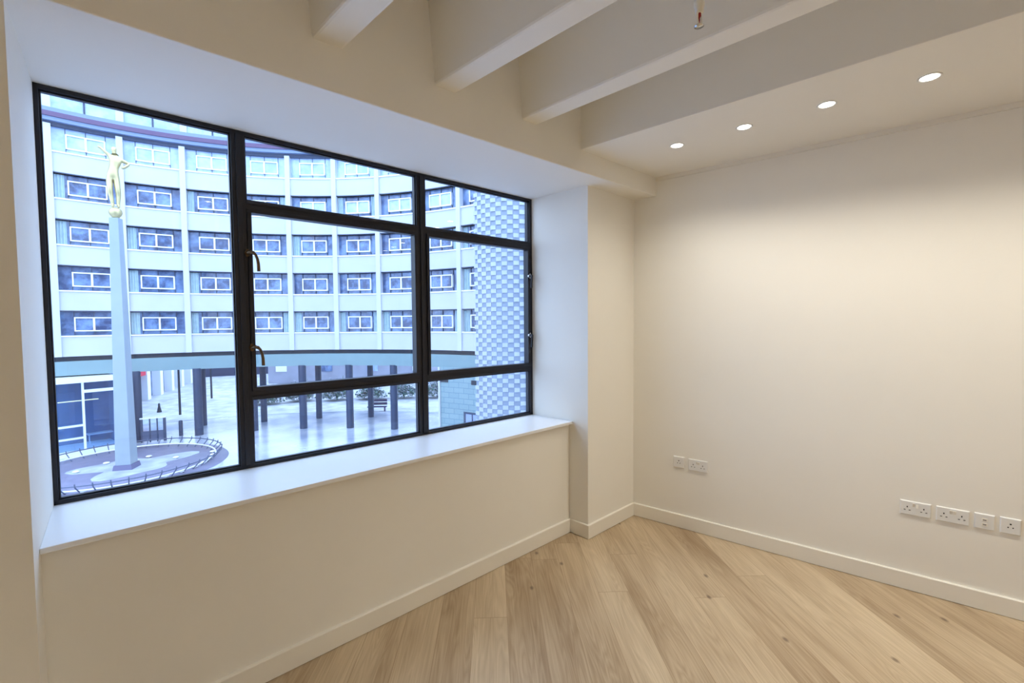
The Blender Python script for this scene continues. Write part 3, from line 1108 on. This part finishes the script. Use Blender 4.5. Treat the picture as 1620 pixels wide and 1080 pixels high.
gpos = [(-1.27, 37.37, 'on the paved bed, nearest the glazed pavilion'), (.10, 38.4, 'just behind the stone column, on its pavilion side'), (2.21, 38.35, 'just past the stone column, towards the glass barrier'), (3.5, 36.8, 'beside the snow patch, furthest from the pavilion')]
for x, y, t in gpos:
    o = gl_ if first else copy_tree(gl_)
    first = False
    o.location = (x, y, ZG + .05)
    tag(o, 'small white ground lamp ' + t, 'ground lamp', 'ground lamps on the paved bed')
for i in range(15):
    t = math.pi * (1.12 + .062 * i)
    o = copy_tree(gl_)
    o.location = (BX_ + 4.6 * math.cos(t), BY_ + 4.6 * math.sin(t), ZG + .05)
    tag(o, 'small white marker lamp along the near rim of the paved bed', 'ground lamp', 'marker lamps on the near rim of the bed')

# ------------------------------------------------------------------ barrier, bollard, bin, lamp posts
gt = empty('glass_barrier', (2.84, 43.6, ZG), math.atan2(43.5 - 43.85, 3.55 - 2.13), label='glass barrier panel with dark posts and white top rail, beside the stone column', cat='barrier')
MB().box((-.80, -.04, 1.78), (.80, .04, 1.88)).build('top_rail', M['wframe'], gt)
for x in (-.72, -.2, .25, .70):
    MB().box((x - (.04 if x < .6 else .09), -.05, 0), (x + (.04 if x < .6 else .09), .05, 1.78)).build('post', M['dline'], gt)
MB().box((-.75, -.02, .1), (.72, .02, .85)).build('lower_panel', M['rail'], gt)
MB().box((-.75, -.006, .9), (.72, .006, 1.76)).build('glass_panel', glass_mat('barrier_glass', (.9, .95, 1), 0, 1), gt)
bo = MB().lathe([(0, 1.25), (.12, 1.22), (.14, 1.1), (.14, 0)], seg=16).build('bollard', M['pil'], loc=(4.62, 44.4, ZG))
tag(bo, 'dark round bollard standing between the glass barrier and the paired posts', 'bollard')
bn = MB().lathe([(0, .95), (.08, .92), (.10, .6), (.22, 0.0)], seg=16).build('litter_bin', M['dark'], loc=(4.31, 57.9, ZG))
tag(bn, 'dark tapering litter bin on the bright ground behind the glass barrier', 'bin')
def lamp_post(x, y, h, label):
    e = empty('lamp_post', (x, y, ZG), label=label, cat='lamp post', group='thin lamp posts beyond the building')
    MB().tube([(0, 0, 0), (0, 0, h)], [.11, .08], 10).build('pole', M['dark'], e)
    MB().lathe([(0, h + .5), (.22, h + .4), (.2, h), (0, h)], seg=12).build('lantern', M['dark'], e)
lamp_post(5.69, 54.8, 7.5, 'thin dark lamp post just left of the paired dark posts')
lamp_post(9.81, 64.3, 7.5, 'thin lamp post on the snow just right of the paired dark posts')
lamp_post(16.3, 51.0, 7.5, 'thin dark lamp post in front of the snowy shrubs')
bc = empty('park_bench', (20.7, 42.8, ZG), R(-38), label='dark slatted bench between two dark posts under the building edge', cat='bench')
for z in (.95, .62):
    MB().box((-.95, -.03, z - .02), (.95, .05, z + .24)).build('backrest_slat', M['bench'], bc)
MB().box((-.95, -.5, .42), (.95, -.02, .50)).build('seat', M['bench'], bc)
for x in (-.75, .75):
    MB().box((x - .04, -.46, 0), (x + .04, .04, .42)).build('leg', M['bench'], bc)

# ------------------------------------------------------------------ far buildings and planting
sh = empty('colonnaded_shop', (2.5, 75, ZG), label='far building with white pillars and dark shopfronts, beyond the glass barrier', cat='building')
P0, P1 = Vector((2.2, 64.7)), Vector((12.6, 90.5))
dd_ = (P1 - P0).normalized()
nn_ = Vector((-dd_.y, dd_.x))
def SHp(s, d, z):
    p = P0 + dd_ * s + nn_ * d
    return (p.x - 2.5, p.y - 75, z)
def sbox(m, s0, s1, d0, d1, z0, z1, mi=0):
    return m.hexa([SHp(s0, d0, z0), SHp(s1, d0, z0), SHp(s1, d1, z0), SHp(s0, d1, z0)], [SHp(s0, d0, z1), SHp(s1, d0, z1), SHp(s1, d1, z1), SHp(s0, d1, z1)], mi)
sbox(MB(), -8, 21, .5, 8, 0, 9).build('wall', M['ofglass'], sh)
for i in range(6):
    s = .5 + 4.05 * i
    sbox(MB(), s - .45, s + .45, -.4, .5, 0, 9).build('pillar', M['wframe'], sh)
sbox(MB(), 1.2, 4.0, -.3, .45, 3.0, 4.3).build('awning', M['redpaint'], sh)
nb = empty('navy_building', (18.5, 90, ZG), R(-14), label='low navy building with white openings closing the view beyond the snow', cat='building')
MB().box((-7.5, 0, 0), (9, 6, 9)).build('wall', M['navy'], nb)
for x in (-.7, 2.6, 5.6):
    MB().box((x - .9, -.12, 2.6), (x + .9, .05, 5.4)).build('window', M['wframe'], nb)
lb = empty('grey_rendered_building', (31, 62.5, ZG), R(-42.6), label='pale grey lavender building seen behind the snowy shrubs between the posts', cat='building')
MB().box((-17, 0, 0), (14, 8, 8)).build('wall', M['lav'], lb)
for i in range(9):
    x = -15 + 3.4 * i
    MB().box((x - .8, -.1, 1.8 + (i % 2)), (x + .8, .05, 6.2)).build('window', [M['wframe'], M['topglass'], M['ofglass']][i % 3], lb)
def shrub_mesh(seed):
    rnd = random.Random(seed)
    m = MB()
    for i in range(1500):
        t, ph = rnd.uniform(0, 2 * math.pi), rnd.uniform(0, 1)
        rr = (.55 + .45 * rnd.random())
        c = Vector((1.9 * rr * math.cos(t) * math.sqrt(ph + .1), 1.2 * rr * math.sin(t) * math.sqrt(ph + .1), .1 + 1.7 * rr * (1 - ph * .8) * rnd.uniform(.3, 1)))
        a = Vector((rnd.uniform(-1, 1), rnd.uniform(-1, 1), rnd.uniform(-.4, .4))).normalized() * rnd.uniform(.08, .2)
        b = Vector((rnd.uniform(-1, 1), rnd.uniform(-1, 1), rnd.uniform(-.3, .6))).normalized() * rnd.uniform(.05, .14)
        m.add([c - a, c - b, c + a, c + b], [(0, 1, 2, 3)], 0 if rnd.random() < .45 else 1)
    for i in range(5):
        m.tube([(0, 0, 0), (rnd.uniform(-1, 1), rnd.uniform(-.6, .6), 1.3)], .03, 5, 0)
    return m
sh0 = None
spots = [(13.6, 55.2, 'just right of the window mullion, furthest left of the shrubs'), (17.0, 54.6, 'behind the thin lamp post'), (20.2, 52.2, 'between the second and third dark posts'),
         (23.4, 50.0, 'left of the dark bench'), (26.5, 47.9, 'directly behind the dark bench'), (29.6, 45.4, 'right of the dark bench'), (32.3, 42.6, 'at the window mullion, furthest right of the shrubs')]
for i, (x, y, t) in enumerate(spots):
    if sh0 is None:
        o = sh0 = shrub_mesh(3).build('snowy_shrub', [M['leaf'], M['snow']])
    else:
        o = sh0.copy()
        COL.objects.link(o)
    o.location = (x, y, ZG)
    o.rotation_euler = (0, 0, -.74 + .2 * (i % 3))
    o.scale = (.95, 1.1, 1.35 + .15 * (i % 3))
    tag(o, 'snow dusted low shrub ' + t, 'shrub', 'snowy shrubs beyond the building')
